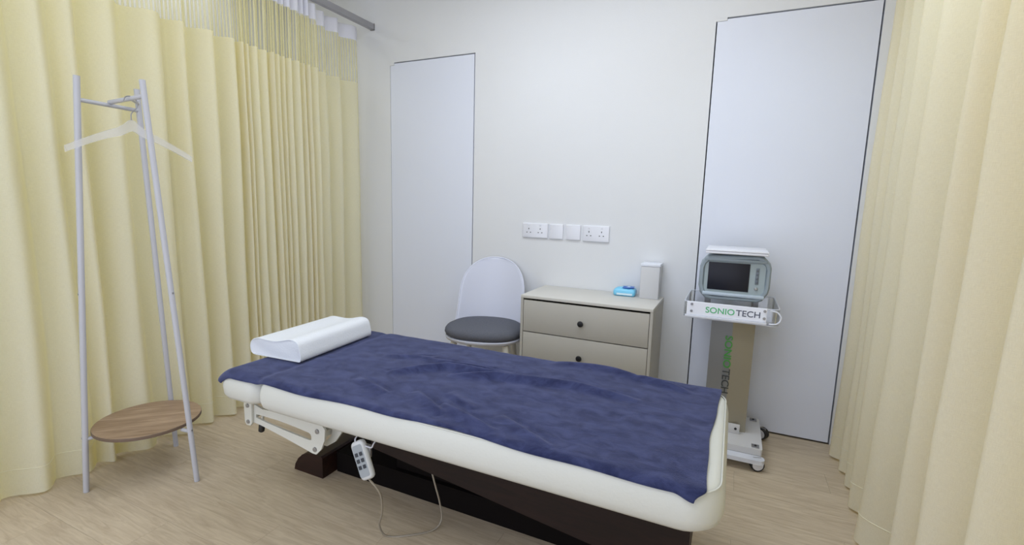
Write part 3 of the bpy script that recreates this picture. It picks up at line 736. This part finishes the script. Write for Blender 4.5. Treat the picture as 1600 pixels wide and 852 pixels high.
# column (steel panel left, right panel in the beige of the floor showing in it, slight bend between)
bm = bmesh.new(); prism(bm, [(-.070-OC.x, -.300-OC.y), (.036-OC.x, -.318-OC.y), (.036-OC.x, -.20-OC.y), (-.070-OC.x, -.20-OC.y)], 2, .1002, .738); cl = obj('column', bm, M_steel, ct)
bm = bmesh.new(); prism(bm, [(.0362-OC.x, -.318-OC.y), (.143-OC.x, -.296-OC.y), (.143-OC.x, -.20-OC.y), (.0362-OC.x, -.20-OC.y)], 2, .1002, .738); c2 = obj('column_panel', bm, M_steel2, ct)
fb = box('foot_bracket', (.055-OC.x, .115-OC.x, -.335-OC.y, -.3185-OC.y, .1002, .15), M_base, ct, bev=.002)
bm = bmesh.new(); lathe(bm, [(.007, 0), (.006, .004)], 12, Matrix.Translation((.095-OC.x, -.335-OC.y, .128)) @ Matrix.Rotation(PI/2, 4, 'X')); obj('bolt', bm, M_black, fb)
# vertical lettering, reads downwards
fr = Matrix.Translation((.006-OC.x, -.3195-OC.y, .632)) @ Matrix.Rotation(math.radians(0), 4, 'Z') @ Matrix.Rotation(PI/2, 4, 'X') @ Matrix.Rotation(-PI/2, 4, 'Z')
w1 = text('lettering', 'SONIO', .052, M_green, cl, fr, sx=1.12, spacing=.98)
w2 = text('lettering', 'TECH', .052, M_textdark, cl, fr @ Matrix.Translation((w1+.006, 0, 0)), sx=1.08, spacing=.98)
# tray
bm = bmesh.new(); loft(bm, [rr3(-.205, .235, -.470, -.080, .03, z) for z in (.742, .750)]); tp = obj('tray_floor', bm, M_acryl, ct)
bm = bmesh.new()
A_ = [(p[0], p[1]) for p in rr3(-.205, .235, -.470, -.080, .03, 0)]; B_ = [(p[0], p[1]) for p in rr3(-.198, .228, -.463, -.087, .025, 0)]
ringplate(bm, A_, B_, 2, .7502, .822); obj('tray_wall', bm, M_acryl, ct)
for z in (.7405, .822):
    tubeobj('tray_edge', [Vector((p[0], p[1], z)) for p in rr3(-.203, .233, -.468, -.082, .03, z)], .0028, M_acredge, ct, 6, closed=True)
tubeobj('side_handle', catmull([(.190-OC.x, -.474-OC.y, .816), (.222-OC.x, -.476-OC.y, .812), (.240-OC.x, -.476-OC.y, .785), (.225-OC.x, -.476-OC.y, .756), (.190-OC.x, -.474-OC.y, .750)], 5), .004, M_acredge, ct, 8)
sgn = bmesh.new(); bx(sgn, -.190-OC.x, .178-OC.x, -.4775-OC.y, -.4705-OC.y, .757, .826, bev=.002); sg = obj('sign_board', sgn, M_label, ct)
box('sign_edge', (-.196-OC.x, .18-OC.x, -.484-OC.y, -.4705-OC.y, .744, .7565), M_acredge, ct, bev=.002)
fr = Matrix.Translation((-.100-OC.x, -.4778-OC.y, .776)) @ Matrix.Rotation(PI/2, 4, 'X')
w1 = text('sign_lettering', 'SONIO', .042, M_green2, sg, fr, sx=1.04)
w2 = text('sign_lettering', 'TECH', .042, M_textgrey, sg, fr @ Matrix.Translation((w1+.006, 0, 0)), sx=1.04)
for x in (-.166, .168):
    for z in (.812, .776):
        bm = bmesh.new(); lathe(bm, [(.007, 0), (.006, .004)], 12, Matrix.Translation((x-OC.x, -.4776-OC.y, z)) @ Matrix.Rotation(PI/2, 4, 'X')); obj('screw', bm, M_grey, sg)
# device
dv = thing('ultrasound_machine', 'grey machine with a dark screen standing on the clear tray of the cart', 'machine', (.0195, -.27, .7505))
OD = Vector((.0195, -.27, .7505))
def dpoly(ins, y):
    P = [(-.147, .905), (-.146, 1.005), (-.138, 1.035), (-.112, 1.062), (-.095, 1.067), (.132, 1.074), (.150, 1.068), (.176, 1.040), (.184, 1.015), (.184, .915), (.178, .885), (.155, .848), (.135, .838), (-.09, .834), (-.112, .838), (-.138, .868)]
    cx, cz = .0185, .952; out = []
    for x, z in P:
        kx = 1-ins/.165; kz = 1-ins/.118
        out.append((cx+(x-cx)*kx-OD.x, y-OD.y, cz+(z-cz)*kz-OD.z))
    return out
tl = lambda z: 0
bm = bmesh.new(); loft(bm, [dpoly(i, y) for i, y in ((.012, -.13), (.004, -.14), (.002, -.38), (0, -.400), (.003, -.412), (.008, -.417), (.018, -.417), (.024, -.405))]); db = autosmooth(obj('housing', bm, M_dev, dv), 30)
bm = bmesh.new(); bx(bm, -.122-OD.x, .160-OD.x, -.409-OD.y, -.404-OD.y, .868-OD.z, 1.042-OD.z, bev=.002); obj('front_panel', bm, M_devface, db)
box('screen', (-.104-OD.x, .088-OD.x, -.4125-OD.y, -.4095-OD.y, .888-OD.z, 1.030-OD.z), M_screen, dv, bev=.0008)
bm = bmesh.new(); bx(bm, -.125-OD.x, .162-OD.x, -.424-OD.y, -.4095-OD.y, .858-OD.z, .876-OD.z, bev=.005); autosmooth(obj('lower_lip', bm, M_devlip, db))
bm = bmesh.new(); bx(bm, -.125-OD.x, .162-OD.x, -.420-OD.y, -.4095-OD.y, 1.036-OD.z, 1.052-OD.z, bev=.004); autosmooth(obj('upper_lip', bm, M_dev, db))
box('button_strip', (.115-OD.x, .131-OD.x, -.4115-OD.y, -.4095-OD.y, .930-OD.z, 1.012-OD.z), prin('button_strip_grey', s2l(120, 130, 138), .5), db, bev=.0008)
for k in range(4): box('button', (.118-OD.x, .128-OD.x, -.4135-OD.y, -.412-OD.y, .936+k*.019-OD.z, .948+k*.019-OD.z), prin('soft_button', s2l(96, 104, 114), .5), dv, bev=.0008)
bm = bmesh.new(); lathe(bm, [(.008, 0), (.008, .006), (.005, .009)], 14, Matrix.Translation((.122-OD.x, -.4095-OD.y, .908-OD.z)) @ Matrix.Rotation(PI/2, 4, 'X')); autosmooth(obj('power_knob', bm, M_steel, dv))
for x in (-.10, .13):
    for yy in (-.36, -.18): box('foot', (x-.012-OD.x, x+.012-OD.x, yy-.012-OD.y, yy+.012-OD.y, 0.0001, .0855), M_grey, dv)
sb = thing('flat_case', 'thin flat white case lying on top of the grey machine', 'case', (.02, -.28, 1.0755))
box('shell', (-.142, .142, -.165, .13, .0003, .012), M_plastic, sb, bev=.003)
box('lid', (-.143, .143, -.166, .131, .0125, .021), M_plastic, sb, bev=.003)
